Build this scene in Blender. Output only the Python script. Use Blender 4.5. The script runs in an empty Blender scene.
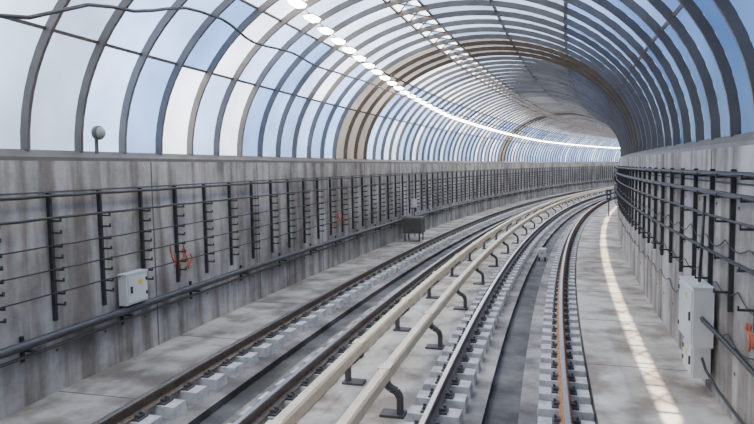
import bpy, math, random
from mathutils import Vector, Matrix
random.seed(4)
R=197.0
S0,S1=-10.2,118.
XC,A,B,ZT=-1.9,4.08,3.12,2.76
XL,XR=-5.85,2.05
TL,TR=-3.67,-0.37   # track centres
G=0.7175
BAY=0.85
def P(s,x,z):
    r=R-x; f=s/R
    return (R-r*math.cos(f), r*math.sin(f), z)

# ---------- materials ----------
def new_mat(n):
    m=bpy.data.materials.new(n); m.use_nodes=True
    nt=m.node_tree; nt.nodes.clear()
    return m,nt,nt.nodes,nt.links
def pbr(n,col,rough=.6,metal=0.,var=.15,scale=6.,bump=0.,emit=None,es=0.):
    m,nt,N,L=new_mat(n)
    o=N.new('ShaderNodeOutputMaterial'); b=N.new('ShaderNodeBsdfPrincipled')
    L.new(b.outputs[0],o.inputs[0])
    tc=N.new('ShaderNodeTexCoord'); no=N.new('ShaderNodeTexNoise')
    no.inputs['Scale'].default_value=scale; no.inputs['Detail'].default_value=5
    L.new(tc.outputs['Object'],no.inputs['Vector'])
    r=N.new('ShaderNodeValToRGB')
    r.color_ramp.elements[0].position=.3; r.color_ramp.elements[1].position=.7
    r.color_ramp.elements[0].color=tuple(c*(1-var) for c in col)+(1,)
    r.color_ramp.elements[1].color=tuple(min(1,c*(1+var)) for c in col)+(1,)
    L.new(no.outputs[0],r.inputs[0]); L.new(r.outputs[0],b.inputs['Base Color'])
    b.inputs['Roughness'].default_value=rough; b.inputs['Metallic'].default_value=metal
    if bump:
        bp=N.new('ShaderNodeBump'); bp.inputs['Strength'].default_value=bump
        L.new(no.outputs[0],bp.inputs['Height']); L.new(bp.outputs[0],b.inputs['Normal'])
    if emit:
        b.inputs['Emission Color'].default_value=emit+(1,); b.inputs['Emission Strength'].default_value=es
    return m
def concrete(n,c1,c2,c3,streak=True,bump=.25):
    m,nt,N,L=new_mat(n)
    o=N.new('ShaderNodeOutputMaterial'); b=N.new('ShaderNodeBsdfPrincipled'); L.new(b.outputs[0],o.inputs[0])
    tc=N.new('ShaderNodeTexCoord')
    n1=N.new('ShaderNodeTexNoise'); n1.inputs['Scale'].default_value=.8; n1.inputs['Detail'].default_value=9; n1.inputs['Roughness'].default_value=.7
    L.new(tc.outputs['Object'],n1.inputs['Vector'])
    r1=N.new('ShaderNodeValToRGB'); e=r1.color_ramp.elements
    e[0].position=.38; e[0].color=c1+(1,); e[1].position=.62; e[1].color=c3+(1,)
    k=e.new(.5); k.color=c2+(1,)
    L.new(n1.outputs[0],r1.inputs[0])
    mp=N.new('ShaderNodeMapping'); mp.inputs['Scale'].default_value=(3.,3.,.3) if streak else (1.5,1.5,1.5)
    L.new(tc.outputs['Object'],mp.inputs[0])
    n2=N.new('ShaderNodeTexNoise'); n2.inputs['Scale'].default_value=1.2; n2.inputs['Detail'].default_value=7
    L.new(mp.outputs[0],n2.inputs['Vector'])
    r2=N.new('ShaderNodeValToRGB'); r2.color_ramp.elements[0].position=.38; r2.color_ramp.elements[0].color=(.5,.46,.42,1)
    r2.color_ramp.elements[1].position=.56; r2.color_ramp.elements[1].color=(1,1,1,1)
    L.new(n2.outputs[0],r2.inputs[0])
    mx=N.new('ShaderNodeMix'); mx.data_type='RGBA'; mx.blend_type='MULTIPLY'; mx.inputs[0].default_value=1
    L.new(r1.outputs[0],mx.inputs[6]); L.new(r2.outputs[0],mx.inputs[7])
    L.new(mx.outputs[2],b.inputs['Base Color'])
    n3=N.new('ShaderNodeTexNoise'); n3.inputs['Scale'].default_value=25; n3.inputs['Detail'].default_value=4
    L.new(tc.outputs['Object'],n3.inputs['Vector'])
    bp=N.new('ShaderNodeBump'); bp.inputs['Strength'].default_value=bump; bp.inputs['Distance'].default_value=.02
    L.new(n3.outputs[0],bp.inputs['Height']); L.new(bp.outputs[0],b.inputs['Normal'])
    b.inputs['Roughness'].default_value=.75
    return m
def poly(n,c1,c2,transp=.07,tc_col=(.7,.82,1,1),dust=.6):
    m,nt,N,L=new_mat(n)
    o=N.new('ShaderNodeOutputMaterial')
    g=N.new('ShaderNodeNewGeometry')
    r=N.new('ShaderNodeValToRGB'); r.color_ramp.elements[0].color=c1+(1,); r.color_ramp.elements[1].color=c2+(1,)
    L.new(g.outputs['Random Per Island'],r.inputs[0])
    tc=N.new('ShaderNodeTexCoord'); no=N.new('ShaderNodeTexNoise'); no.inputs['Scale'].default_value=.7; no.inputs['Detail'].default_value=4
    L.new(tc.outputs['Object'],no.inputs['Vector'])
    rr=N.new('ShaderNodeValToRGB'); rr.color_ramp.elements[0].position=.3; rr.color_ramp.elements[0].color=(dust,dust,dust,1)
    rr.color_ramp.elements[1].position=.7; L.new(no.outputs[0],rr.inputs[0])
    mx=N.new('ShaderNodeMix'); mx.data_type='RGBA'; mx.blend_type='MULTIPLY'; mx.inputs[0].default_value=1
    L.new(r.outputs[0],mx.inputs[6]); L.new(rr.outputs[0],mx.inputs[7])
    t=N.new('ShaderNodeBsdfTranslucent'); L.new(mx.outputs[2],t.inputs[0])
    tr=N.new('ShaderNodeBsdfTransparent'); tr.inputs[0].default_value=tc_col
    m1=N.new('ShaderNodeMixShader'); m1.inputs[0].default_value=transp
    L.new(t.outputs[0],m1.inputs[1]); L.new(tr.outputs[0],m1.inputs[2])
    gl=N.new('ShaderNodeBsdfGlossy'); gl.inputs['Roughness'].default_value=.25
    m2=N.new('ShaderNodeMixShader'); m2.inputs[0].default_value=.06
    L.new(m1.outputs[0],m2.inputs[1]); L.new(gl.outputs[0],m2.inputs[2])
    L.new(m2.outputs[0],o.inputs[0])
    return m
M_wall=concrete('concrete_wall',(.24,.212,.185),(.37,.338,.3),(.5,.465,.42))
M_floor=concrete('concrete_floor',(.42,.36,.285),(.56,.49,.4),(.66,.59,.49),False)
M_floorL=concrete('concrete_floor_dark',(.26,.23,.2),(.38,.345,.3),(.48,.44,.38),False)  # darker concrete tone for the left walkway
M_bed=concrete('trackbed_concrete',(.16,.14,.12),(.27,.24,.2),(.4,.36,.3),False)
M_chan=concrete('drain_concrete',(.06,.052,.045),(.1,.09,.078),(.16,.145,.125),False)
M_block=pbr('sleeper_concrete',(.52,.49,.45),.8,0,.25,9,.2)
M_seam=pbr('joint_dark',(.1,.09,.08),.9)
M_rust=pbr('rail_rust',(.36,.16,.06),.7,.1,.35,20,.1)
M_brown=pbr('rail_brown',(.14,.1,.075),.5,.4,.3,20,.1)
M_steel=pbr('rail_head',(.5,.48,.46),.3,.9,.1,10)
M_clip=pbr('clip_dark',(.1,.09,.082),.6,.4)
M_cream=pbr('third_rail_cover_cream',(.78,.62,.4),.45,0,.12,3)
M_rib=pbr('rib_metal',(.15,.128,.11),.5,.2,.15,3)
M_dark=pbr('dark_steel',(.05,.048,.05),.5,.5,.2,8)
M_cable=pbr('cable_black',(.025,.025,.027),.5,0,.2,8)
M_pipe=pbr('pipe_grey',(.07,.068,.07),.5,.3,.2,5)
M_white=pbr('cabinet_paint',(.58,.57,.54),.45,0,.08,2)
M_label=pbr('label_yellow',(.7,.5,.05),.5)
M_red=pbr('graffiti_red',(.55,.14,.07),.8,0,.3,12)
M_glint=pbr('glint_glow',(.9,.88,.8),.4,0,.02,2,0,(1.,.92,.78),34.)  # emission stands in for sunlight glinting along the roof
M_opal=pbr('lamp_dome_opal',(.35,.33,.3),.3)
P_blue=poly('polycarbonate_blue',(.12,.22,.46),(.32,.45,.72))
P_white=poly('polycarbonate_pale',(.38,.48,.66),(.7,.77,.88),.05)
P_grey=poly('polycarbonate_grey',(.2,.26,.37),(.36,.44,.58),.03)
P_clear=poly('skylight_glazing',(.88,.92,1.),(.96,.98,1.),.04,(1,1,1,1),.95)
M_opaq=poly('smoked_roof_sheet',(.1,.09,.08),(.16,.148,.135),.02)

# ---------- builder ----------
class MB:
    def __init__(s): s.v=[]; s.f=[]; s.m=[]; s.sm=[]
    def add(s,vs,fs,mi=0,smooth=False):
        o=len(s.v); s.v+=vs
        for f in fs: s.f.append([o+i for i in f]); s.m.append(mi); s.sm.append(smooth)
    def box(s,s0,s1,x0,x1,z0,z1,mi=0):
        v=[P(a,b,c) for a in(s0,s1) for b in(x0,x1) for c in(z0,z1)]
        s.add(v,[(0,1,3,2),(4,6,7,5),(0,4,5,1),(2,3,7,6),(0,2,6,4),(1,5,7,3)],mi)
    def taper(s,s0,s1,x0,x1,z0,z1,t,mi=0):
        v=[]
        for a in(0,1):
            for b in(0,1):
                for c in(0,1):
                    k=t*c
                    v.append(P((s0+k,s1-k)[a],(x0+k,x1-k)[b],(z0,z1)[c]))
        s.add(v,[(0,1,3,2),(4,6,7,5),(0,4,5,1),(2,3,7,6),(0,2,6,4),(1,5,7,3)],mi)
    def sweep(s,prof,s0,s1,ds,mis=0,closed=True,caps=True,smooth=False):
        n=max(1,round((s1-s0)/ds)); k=len(prof); vs=[];fs=[]
        for i in range(n+1):
            a=s0+(s1-s0)*i/n
            vs+=[P(a,x,z) for x,z in prof]
        o=len(s.v); s.v+=vs
        e=k if closed else k-1
        for i in range(n):
            for j in range(e):
                j2=(j+1)%k
                s.f.append([o+i*k+j,o+i*k+j2,o+(i+1)*k+j2,o+(i+1)*k+j])
                s.m.append(mis[j] if isinstance(mis,(list,tuple)) else mis); s.sm.append(smooth)
        if closed and caps:
            mm=mis[0] if isinstance(mis,(list,tuple)) else mis
            s.f.append([o+j for j in range(k)]); s.m.append(mm); s.sm.append(False)
            s.f.append([o+n*k+j for j in range(k)]); s.m.append(mm); s.sm.append(False)
    def tube(s,pts,r,mi=0,k=8):
        W=[Vector(P(*p)) for p in pts]; o=len(s.v)
        for i,w in enumerate(W):
            d=(W[min(i+1,len(W)-1)]-W[max(i-1,0)]).normalized()
            up=Vector((0,0,1)) if abs(d.z)<.9 else Vector((1,0,0))
            u=d.cross(up).normalized(); q=u.cross(d)
            for j in range(k):
                a=2*math.pi*j/k
                s.v.append(tuple(w+u*(r*math.cos(a))+q*(r*math.sin(a))))
        for i in range(len(W)-1):
            for j in range(k):
                j2=(j+1)%k
                s.f.append([o+i*k+j,o+i*k+j2,o+(i+1)*k+j2,o+(i+1)*k+j]); s.m.append(mi); s.sm.append(True)
        s.f.append([o+j for j in range(k)]); s.m.append(mi); s.sm.append(False)
        e=o+(len(W)-1)*k
        s.f.append([e+j for j in range(k)]); s.m.append(mi); s.sm.append(False)
    def make(s,name,mats,recalc=True,parent=None):
        me=bpy.data.meshes.new(name); me.from_pydata(s.v,[],s.f)
        for m in mats: me.materials.append(m)
        me.polygons.foreach_set('material_index',s.m)
        me.polygons.foreach_set('use_smooth',s.sm)
        me.update()
        if recalc:
            import bmesh
            bm=bmesh.new(); bm.from_mesh(me); bmesh.ops.recalc_face_normals(bm,faces=bm.faces); bm.to_mesh(me); bm.free()
        ob=bpy.data.objects.new(name,me); bpy.context.scene.collection.objects.link(ob)
        if parent: ob.parent=parent
        return ob
def circ(cx,cz,r,k=10): return [(cx+r*math.cos(2*math.pi*i/k),cz+r*math.sin(2*math.pi*i/k)) for i in range(k)]
def arc(t,off=0):
    a=math.radians(180-t)
    return (XC+(A+off)*math.cos(a), ZT+.12+(B+off)*math.sin(a))

# ---------- floor ----------
fl=MB()
ZB,ZW,ZC=-.32,-.17,-.42
top=[(XL,ZW),(TL-G-.33,ZW),(TL-G-.33,ZB),(TL-.2,ZB),(TL-.2,ZC),(TL+.2,ZC),(TL+.2,ZB),(TL+G+.33,ZB),
     (TR-G-.33,ZB),(TR-.2,ZB),(TR-.2,ZC),(TR+.2,ZC),(TR+.2,ZB),(TR+G+.33,ZB),(TR+G+.33,ZW),(XR,ZW)]
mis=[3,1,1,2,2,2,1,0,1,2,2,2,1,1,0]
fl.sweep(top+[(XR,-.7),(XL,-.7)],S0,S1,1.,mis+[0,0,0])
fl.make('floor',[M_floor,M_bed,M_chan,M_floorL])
j=MB()
s=S0+1
while s<S1:
    j.box(s,s+.015,XL+.01,TL-G-.34,ZW,ZW+.003); j.box(s,s+.015,TR+G+.34,XR-.01,ZW,ZW+.003); s+=2.55
j.make('trim_walkway_joints',[M_seam])

# ---------- walls ----------
for nm,x0,x1,sg in(('wall_left',XL-.35,XL,1),('wall_right',XR,XR+.35,-1)):
    w=MB(); w.sweep([(x0,-.7),(x1,-.7),(x1,ZT),(x0,ZT)],S0,S1,1.,0)
    xi=x1 if sg==1 else x0
    s=S0+1.3
    while s<S1:
        a,b=sorted((xi-.001*sg,xi+.004*sg)); w.box(s,s+.022,a,b,ZW,ZT-.01,1); s+=3.4
    w.sweep([(xi,2.36),(xi+.004*sg,2.36),(xi+.004*sg,2.38),(xi,2.38)],S0,S1,1.,1)
    s=S0+1
    while s<60:
        for z in(.35,1.45,2.1):
            a,b=sorted((xi-.001*sg,xi+.005*sg)); w.box(s,s+.035,a,b,z,z+.035,1)
        s+=.85
    w.make(nm,[M_wall,M_seam])
    c=MB(); x=xi-sg*.16
    c.sweep([(x-.13,ZT),(x+.13,ZT),(x+.13,ZT+.05),(x+.05,ZT+.14),(x-.05,ZT+.14),(x-.13,ZT+.05)],S0,S1,1.,0)
    c.make('trim_arch_base_'+('left' if sg==1 else 'right'),[M_rib])

# ---------- roof ----------
NB=int((S1-S0)/BAY)
rb=MB()
def ribprof(w,d,s,n=40,mi=0):
    vs=[];fs=[]
    for i in range(n+1):
        t=180*i/n
        for sgn in(-1,1):
            for off in(-d/2,d/2):
                x,z=arc(t,off); vs.append(P(s+sgn*w/2,x,z))
    for i in range(n):
        o=i*4;q=o+4
        fs+=[(o,o+1,q+1,q),(o+2,q+2,q+3,o+3),(o,q,q+2,o+2),(o+1,o+3,q+3,q+1)]
    rb.add(vs,fs,mi)
for i in range(NB+1):
    ribprof(.045,.11,S0+i*BAY)
L0,L1=74,82
bounds=[0,27,50,L0,77.0,79.3,L1,102,124,150,180]
for t in (27,50,L0,L1,102,124,150):
    x1,z1=arc(t,.02); x2,z2=arc(t,.07); a=math.radians(180-t)
    ww=.02
    tx,tz=-math.sin(a)*ww,math.cos(a)*ww
    rb.sweep([(x1-tx,z1-tz),(x1+tx,z1+tz),(x2+tx,z2+tz),(x2-tx,z2-tz)],S0,S0+NB*BAY,.85,0)
for i in range(NB):
    a=S0+i*BAY
    s0=a; s1=s0+BAY
    x0,z0=arc(L0+.5,.03); x1,z1=arc(L1-.5,.03)
    rb.tube([(s0,x0,z0),(s1,x1,z1)],.016,0,6); rb.tube([(s0,x1,z1),(s1,x0,z0)],.016,0,6)
rb.make('roof_arch_frame',[M_rib])
pn=MB()
def opaque_bay(s): return 15.6<s<18.6 or 40<s<41.9
for i in range(NB):
    a=S0+i*BAY+.01; b=a+BAY-.02
    for k in range(len(bounds)-1):
        t0,t1=bounds[k],bounds[k+1]
        if k==4: continue
        n=max(2,int((t1-t0)/4)); vs=[];fs=[]
        for q in range(n+1):
            x,z=arc(t0+.05+(t1-t0-.1)*q/n,.058); vs+=[P(a,x,z),P(b,x,z)]
        for q in range(n): fs.append((2*q,2*q+1,2*q+3,2*q+2))
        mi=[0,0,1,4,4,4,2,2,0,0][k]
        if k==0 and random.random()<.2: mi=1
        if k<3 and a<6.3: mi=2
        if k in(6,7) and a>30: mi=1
        if opaque_bay(a) and not 3<=k<=5: mi=3
        if k==1 and random.random()<.25 and mi==0: mi=1
        pn.add(vs,fs,mi,True)
pn.make('ceiling',[P_blue,P_white,P_grey,M_opaq,P_clear],False)

# ---------- tracks ----------
def railprof(x):
    h=[(-.07,-.158),(.07,-.158),(.07,-.148),(.012,-.125),(.01,-.045),(.036,-.035),(.036,-.006),(.026,0),(-.026,0),(-.036,-.006),(-.036,-.035),(-.01,-.045),(-.012,-.125),(-.07,-.148)]
    return [(x+a,b) for a,b in h]
for tc in(TR,TL):
    em=bpy.data.objects.new('railway_track',None); bpy.context.scene.collection.objects.link(em)
    for x,mt,nn in((tc+G,M_rust if tc==TR else M_brown,'rail_1'),(tc-G,M_brown,'rail_2')):
        r=MB(); r.sweep(railprof(x),S0,S1,.6,[0,0,0,0,0,0,0,1,0,0,0,0,0,0]); r.make(nn,[mt,M_steel],parent=em)
    bl=MB()
    for x in(tc-G,tc+G):
        s=S0+.2
        while s<S1-.5:
            bl.taper(s,s+.27,x-.31,x+.31,ZB,-.18,.015,0)
            bl.box(s+.05,s+.22,x-.15,x+.15,-.182,-.158,1)
            for sg in(-1,1):
                a,b=sorted((x+sg*.06,x+sg*.13)); bl.box(s+.09,s+.18,a,b,-.158,-.125,1)
                c=x+sg*.115; bl.box(s+.12,s+.15,c-.015,c+.015,-.13,-.095,1)
            s+=.47
    bl.make('sleeper_blocks',[M_block,M_clip],parent=em)
# ---------- third rails ----------
for x,sg in((-1.69,-1),(-2.30,1)):
    t=MB()
    pr=[(-.065,.12),(-.065,.235),(-.045,.26),(.045,.26),(.065,.235),(.065,.12),(.05,.12),(.05,.225),(-.05,.225),(-.05,.12)]
    t.sweep([(x+a,b) for a,b in pr],S0,S1,.6,0)
    t.sweep([(x-.03,.13),(x+.03,.13),(x+.012,.15),(x+.012,.19),(x+.03,.2),(x-.03,.2),(x-.012,.19),(x-.012,.15)],S0,S1,.6,1)
    s=S0+.7+(0 if sg<0 else .9)
    px=x+(.17 if sg<0 else -.17)
    dr=1 if px>x else -1
    while s<S1-1:
        t.box(s-.09,s+.09,x-.072,x+.072,.19,.268,0)
        t.box(s-.1,s+.1,min(px,x)-.06,max(px,x)+.06,ZB,ZB+.03,2)
        pts=[(x,.06),(x+dr*.06,.0),(x+dr*.13,-.03),(px,-.1),(px,ZB+.03)]
        for q in range(len(pts)-1):
            (xa,za),(xb,zb)=pts[q],pts[q+1]
            nx,nz=-(zb-za),(xb-xa); l=math.hypot(nx,nz); nx*=.03/l; nz*=.03/l
            vs=[P(ss,xx,zz) for ss in(s-.05,s+.05) for xx,zz in((xa+nx,za+nz),(xb+nx,zb+nz),(xb-nx,zb-nz),(xa-nx,za-nz))]
            t.add(vs,[(0,1,2,3),(4,7,6,5),(0,4,5,1),(1,5,6,2),(2,6,7,3),(3,7,4,0)],2)
        t.box(s-.05,s+.05,x-.045,x+.045,.04,.125,2)
        s+=2.7
    t.make('third_rail',[M_cream,M_steel,M_clip])

# ---------- cable racks ----------
def rack(name,xw,sg,z0,z1,cabs,arms,off):
    r=MB(); s=S0+off
    while s<S1-1:
        a,b=sorted((xw,xw+sg*.05)); r.box(s-.02,s+.02,a,b,z0,z1,0)
        for z in arms:
            a,b=sorted((xw+sg*.05,xw+sg*.19)); r.box(s-.012,s+.012,a,b,z,z+.022,0)
            a,b=sorted((xw+sg*.178,xw+sg*.19)); r.box(s-.012,s+.012,a,b,z,z+.05,0)
        s+=BAY
    for (dx,z,rad) in cabs:
        n=int((S1-S0)/.425); pts=[]
        for i in range(n+1):
            ss=S0+i*(S1-S0)/n
            ph=(ss-S0-off)/BAY*2*math.pi
            pts.append((ss,xw+sg*dx,z-(1-math.cos(ph))*.006+random.uniform(-.003,.003)))
        r.tube(pts,rad,1,6)
    r.make(name,[M_dark,M_cable])
rack('cable_rack',XL,1,.75,2.36,[(.1,2.33,.022),(.14,2.06,.018),(.09,1.71,.01),(.13,1.42,.01),(.1,1.12,.01)],[2.0,1.85,1.68,1.54,1.39,1.25,1.09,.95],1.0)
rack('cable_rack',XR,-1,1.0,2.52,[(.1,2.48,.03),(.16,2.48,.02),(.1,2.27,.022),(.15,2.26,.018),(.1,2.0,.016),(.1,1.6,.01),(.14,1.6,.01)],[2.43,2.22,1.96,1.57,1.2],.3)
wv=MB()
for z0,ph in((1.25,0),(1.75,1.3),(.75,2.)):
    pts=[]
    for i in range(500):
        ss=1+i*.1
        pts.append((ss,XR-.035,z0-.1*abs(math.sin(ss*math.pi/BAY/1+ph))+.02*math.sin(ss*3)))
    wv.tube(pts,.008,0,5)
wv.make('loose_cable_run',[M_cable])
pp=MB(); pp.sweep(circ(XL+.12,.6,.055),S0,S1,.85,0,smooth=True); pp.sweep(circ(XL+.1,.46,.022,8),S0,S1,.85,0,smooth=True)
s=S0+.5
while s<S1-1:
    pp.box(s-.02,s+.02,XL,XL+.2,.51,.54,1); pp.box(s-.02,s+.02,XL,XL+.03,.38,.69,1); s+=1.7
pp.make('wall_pipe',[M_pipe,M_dark])

# hanging roof cable
hc=MB(); pts=[]
key=[(3.0,-4.9,3.4),(4.6,-4.85,4.08),(6.2,-4.83,4.56),(8.0,-4.8,4.95),(8.6,-4.8,4.98),(9.6,-4.8,4.82),(11.2,-4.8,4.92),(12.4,-4.8,4.85),(14,-4.8,4.9),(16,-4.78,4.95),(18,-4.78,4.93),(22,-4.78,5.0),(30,-4.78,4.96),(60,-4.78,4.98)]
for i in range(len(key)-1):
    a,b=key[i],key[i+1]; n=max(4,int((b[0]-a[0])*3))
    for q in range(n):
        u=q/n; w=u*u*(3-2*u)
        pts.append((a[0]+(b[0]-a[0])*u,a[1]+(b[1]-a[1])*w,a[2]+(b[2]-a[2])*w))
hc.tube(pts,.022,0,8); hc.make('hanging_cable',[M_cable])

# sun glints on the roof: added glowing boxes on a wire
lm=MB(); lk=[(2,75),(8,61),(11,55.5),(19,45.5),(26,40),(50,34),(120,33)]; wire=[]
def glint_t(s):
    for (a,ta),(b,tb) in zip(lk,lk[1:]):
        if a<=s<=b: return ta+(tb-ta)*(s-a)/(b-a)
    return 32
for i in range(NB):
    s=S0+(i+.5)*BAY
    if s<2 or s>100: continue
    x,z=arc(glint_t(s),-.09); wire.append((s,x,z+.05))
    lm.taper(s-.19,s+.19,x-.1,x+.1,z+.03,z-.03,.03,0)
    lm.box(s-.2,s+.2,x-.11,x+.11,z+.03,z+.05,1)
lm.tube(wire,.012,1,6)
lm.make('roof_glint_string',[M_glint,M_rib])

def dome(name,s,x,z,r,sg):
    d=MB(); W=Vector(P(s,x,z)); n=8;k=14;vs=[];fs=[]
    for i in range(n+1):
        ph=math.pi/2*i/n
        for j_ in range(k):
            a=2*math.pi*j_/k
            vs.append((W.x+sg*r*math.sin(ph)*.8,W.y+r*math.cos(ph)*math.cos(a),W.z+r*math.cos(ph)*math.sin(a)))
    for i in range(n):
        for j_ in range(k):
            j2=(j_+1)%k; fs.append((i*k+j_,i*k+j2,(i+1)*k+j2,(i+1)*k+j_))
    fs.append(tuple(range(k)))
    d.add(vs,fs,0,True)
    d.tube([(s,x,z),(s,x-.06*sg,z)],r*1.15,1,14)
    d.box(s-.02,s+.02,x-.08,x-.05,ZT+.1,z,1)
    d.make(name,[M_opal,M_rib])
dome('bulkhead_lamp',7.0,XL+.05,3.15,.085,1)

# ---------- cabinets ----------
def cabinet(name,s0,s1,x0,x1,z0,z1,front):
    c=MB(); c.taper(s0,s1,x0,x1,z0,z1,0.0,0)
    c.box(s0-.015,s1+.015,x0-.015 if front<0 else x0,x1 if front<0 else x1+.015,z1,z1+.02,0)
    fx=x0 if front<0 else x1
    a,b=sorted((fx,fx+front*.018)); c.box(s0+.03,s1-.03,a,b,z0+.03,z1-.03,0)
    a,b=sorted((fx+front*.018,fx+front*.035)); c.box(s0+.07,s0+.1,a,b,(z0+z1)/2-.05,(z0+z1)/2+.05,1)
    a,b=sorted((fx+front*.018,fx+front*.022)); c.box(s0+.25,s0+.33,a,b,z1-.17,z1-.1,2)
    for z in(z0+.1,z1-.13): 
        a,b=sorted((fx+front*.018,fx+front*.03)); c.box(s1-.06,s1-.03,a,b,z,z+.05,1)
    c.make(name,[M_white,M_dark,M_label])
cabinet('electrical_cabinet',7.6,8.35,1.78,XR-.055,.45,1.14,-1)
cabinet('electrical_cabinet',7.7,8.2,1.81,XR-.055,.05,.43,-1)
cabinet('electrical_cabinet',7.2,7.66,XL+.056,XL+.19,.68,1.12,1)
cc=MB()
cc.tube([(7.58,1.87,.8),(7.5,1.86,.8),(7.2,1.88,.78),(6.6,1.95,.7),(5.5,1.98,.62),(3,2.0,.6),(-6,2.0,.6)],.026,0,8)
cc.tube([(7.68,1.9,.3),(7.5,1.9,.22),(7.2,1.95,.1),(6.4,2.0,.02),(3,2.02,-.02)],.016,0,8)
cc.tube([(7.9,1.9,1.17),(7.9,1.92,1.6),(7.95,1.95,2.2)],.018,0,8)
cc.make('cabinet_feed_cable',[M_cable])

def eqbox(name,s,x,z,w,d,h,mt):
    e=MB()
    for a in(-1,1):
        for b in(-1,1): e.box(s+a*d*.4-.02,s+a*d*.4+.02,x+b*w*.4-.02,x+b*w*.4+.02,z,z+h*.35,1)
    e.box(s-d/2,s+d/2,x-w/2,x+w/2,z+h*.33,z+h*.93,0)
    e.taper(s-d/2-.02,s+d/2+.02,x-w/2-.02,x+w/2+.02,z+h*.93,z+h,.02,0)
    e.box(s-d/2-.012,s-d/2,x-w*.4,x+w*.4,z+h*.4,z+h*.88,0)
    e.box(s-d/2-.03,s-d/2-.012,x-.02,x+.02,z+h*.6,z+h*.7,1)
    e.make(name,[mt,M_dark])
eqbox('trackside_equipment_box',21.8,-5.25,ZW,.7,.6,.9,M_clip)
eqbox('track_junction_box',19.5,-.37,ZC,.22,.22,.4,M_white)
sg=MB(); sg.box(23.0,23.03,-5.6,-5.57,ZW,1.3,1); sg.box(22.97,23.0,-5.7,-5.48,1.0,1.35,0); sg.make('trackside_sign',[M_white,M_dark])
sp=MB(); sp.tube([(34,1.5,ZW),(34,1.5,.9)],.03,1); sp.box(33.9,34.1,1.38,1.62,.7,1.25,1); sp.tube([(33.89,1.5,1.1),(33.82,1.5,1.1)],.06,0); sp.tube([(33.89,1.5,.88),(33.82,1.5,.88)],.06,0)
sp.make('track_signal',[M_white,M_dark])

# graffiti
def graf(name,xw,sg_,s0,z0,w,h,n,seed):
    rr=random.Random(seed); g=MB()
    for q in range(n):
        pts=[]; a=s0+w*q/n; ph=rr.uniform(0,6); hh=h*rr.uniform(.5,1); zz=z0+rr.uniform(0,h*.4)
        for i in range(14):
            u=i/13
            pts.append((a+w/n*.5*(1+math.sin(u*5+ph)),xw+sg_*.004,zz+hh*(u+.1*math.sin(9*u+ph))))
        g.tube(pts,.018,0,4)
    g.make(name,[M_red])
graf('graffiti',XL,1,8.5,.85,.6,.45,5,1)
graf('graffiti',XR,-1,6.2,.75,.4,.3,4,2)
graf('graffiti',XL,1,15.5,.9,1.0,.4,4,3)

# ---------- light ----------
w=bpy.data.worlds.new('World'); bpy.context.scene.world=w; w.use_nodes=True
N=w.node_tree.nodes; L=w.node_tree.links; N.clear()
o=N.new('ShaderNodeOutputWorld'); bg=N.new('ShaderNodeBackground'); L.new(bg.outputs[0],o.inputs[0])
sk=N.new('ShaderNodeTexSky'); sk.sky_type='NISHITA'; sk.sun_disc=False; sk.sun_elevation=math.radians(56); sk.sun_rotation=math.radians(-75)
L.new(sk.outputs[0],bg.inputs[0]); bg.inputs[1].default_value=.5
sd=bpy.data.lights.new('sun','SUN'); sd.energy=20; sd.angle=math.radians(.5); sd.color=(1,.93,.82)
so=bpy.data.objects.new('sun',sd); bpy.context.scene.collection.objects.link(so)
so.rotation_euler=Vector((4.17,-.7,-6.15)).to_track_quat('-Z','Y').to_euler(); so.location=(-20,10,25)

# ---------- camera ----------
cd=bpy.data.cameras.new('cam'); cd.sensor_width=36; cd.lens=600/754*36
co=bpy.data.objects.new('camera',cd); bpy.context.scene.collection.objects.link(co)
yaw=math.radians(13.7); pit=math.radians(-4.2)
co.matrix_world=Matrix.Translation((0,0,2.6))@Matrix.Rotation(yaw,4,'Z')@Matrix.Rotation(math.pi/2+pit,4,'X')@Matrix.Rotation(math.radians(-1.0),4,'Z')
bpy.context.scene.camera=co
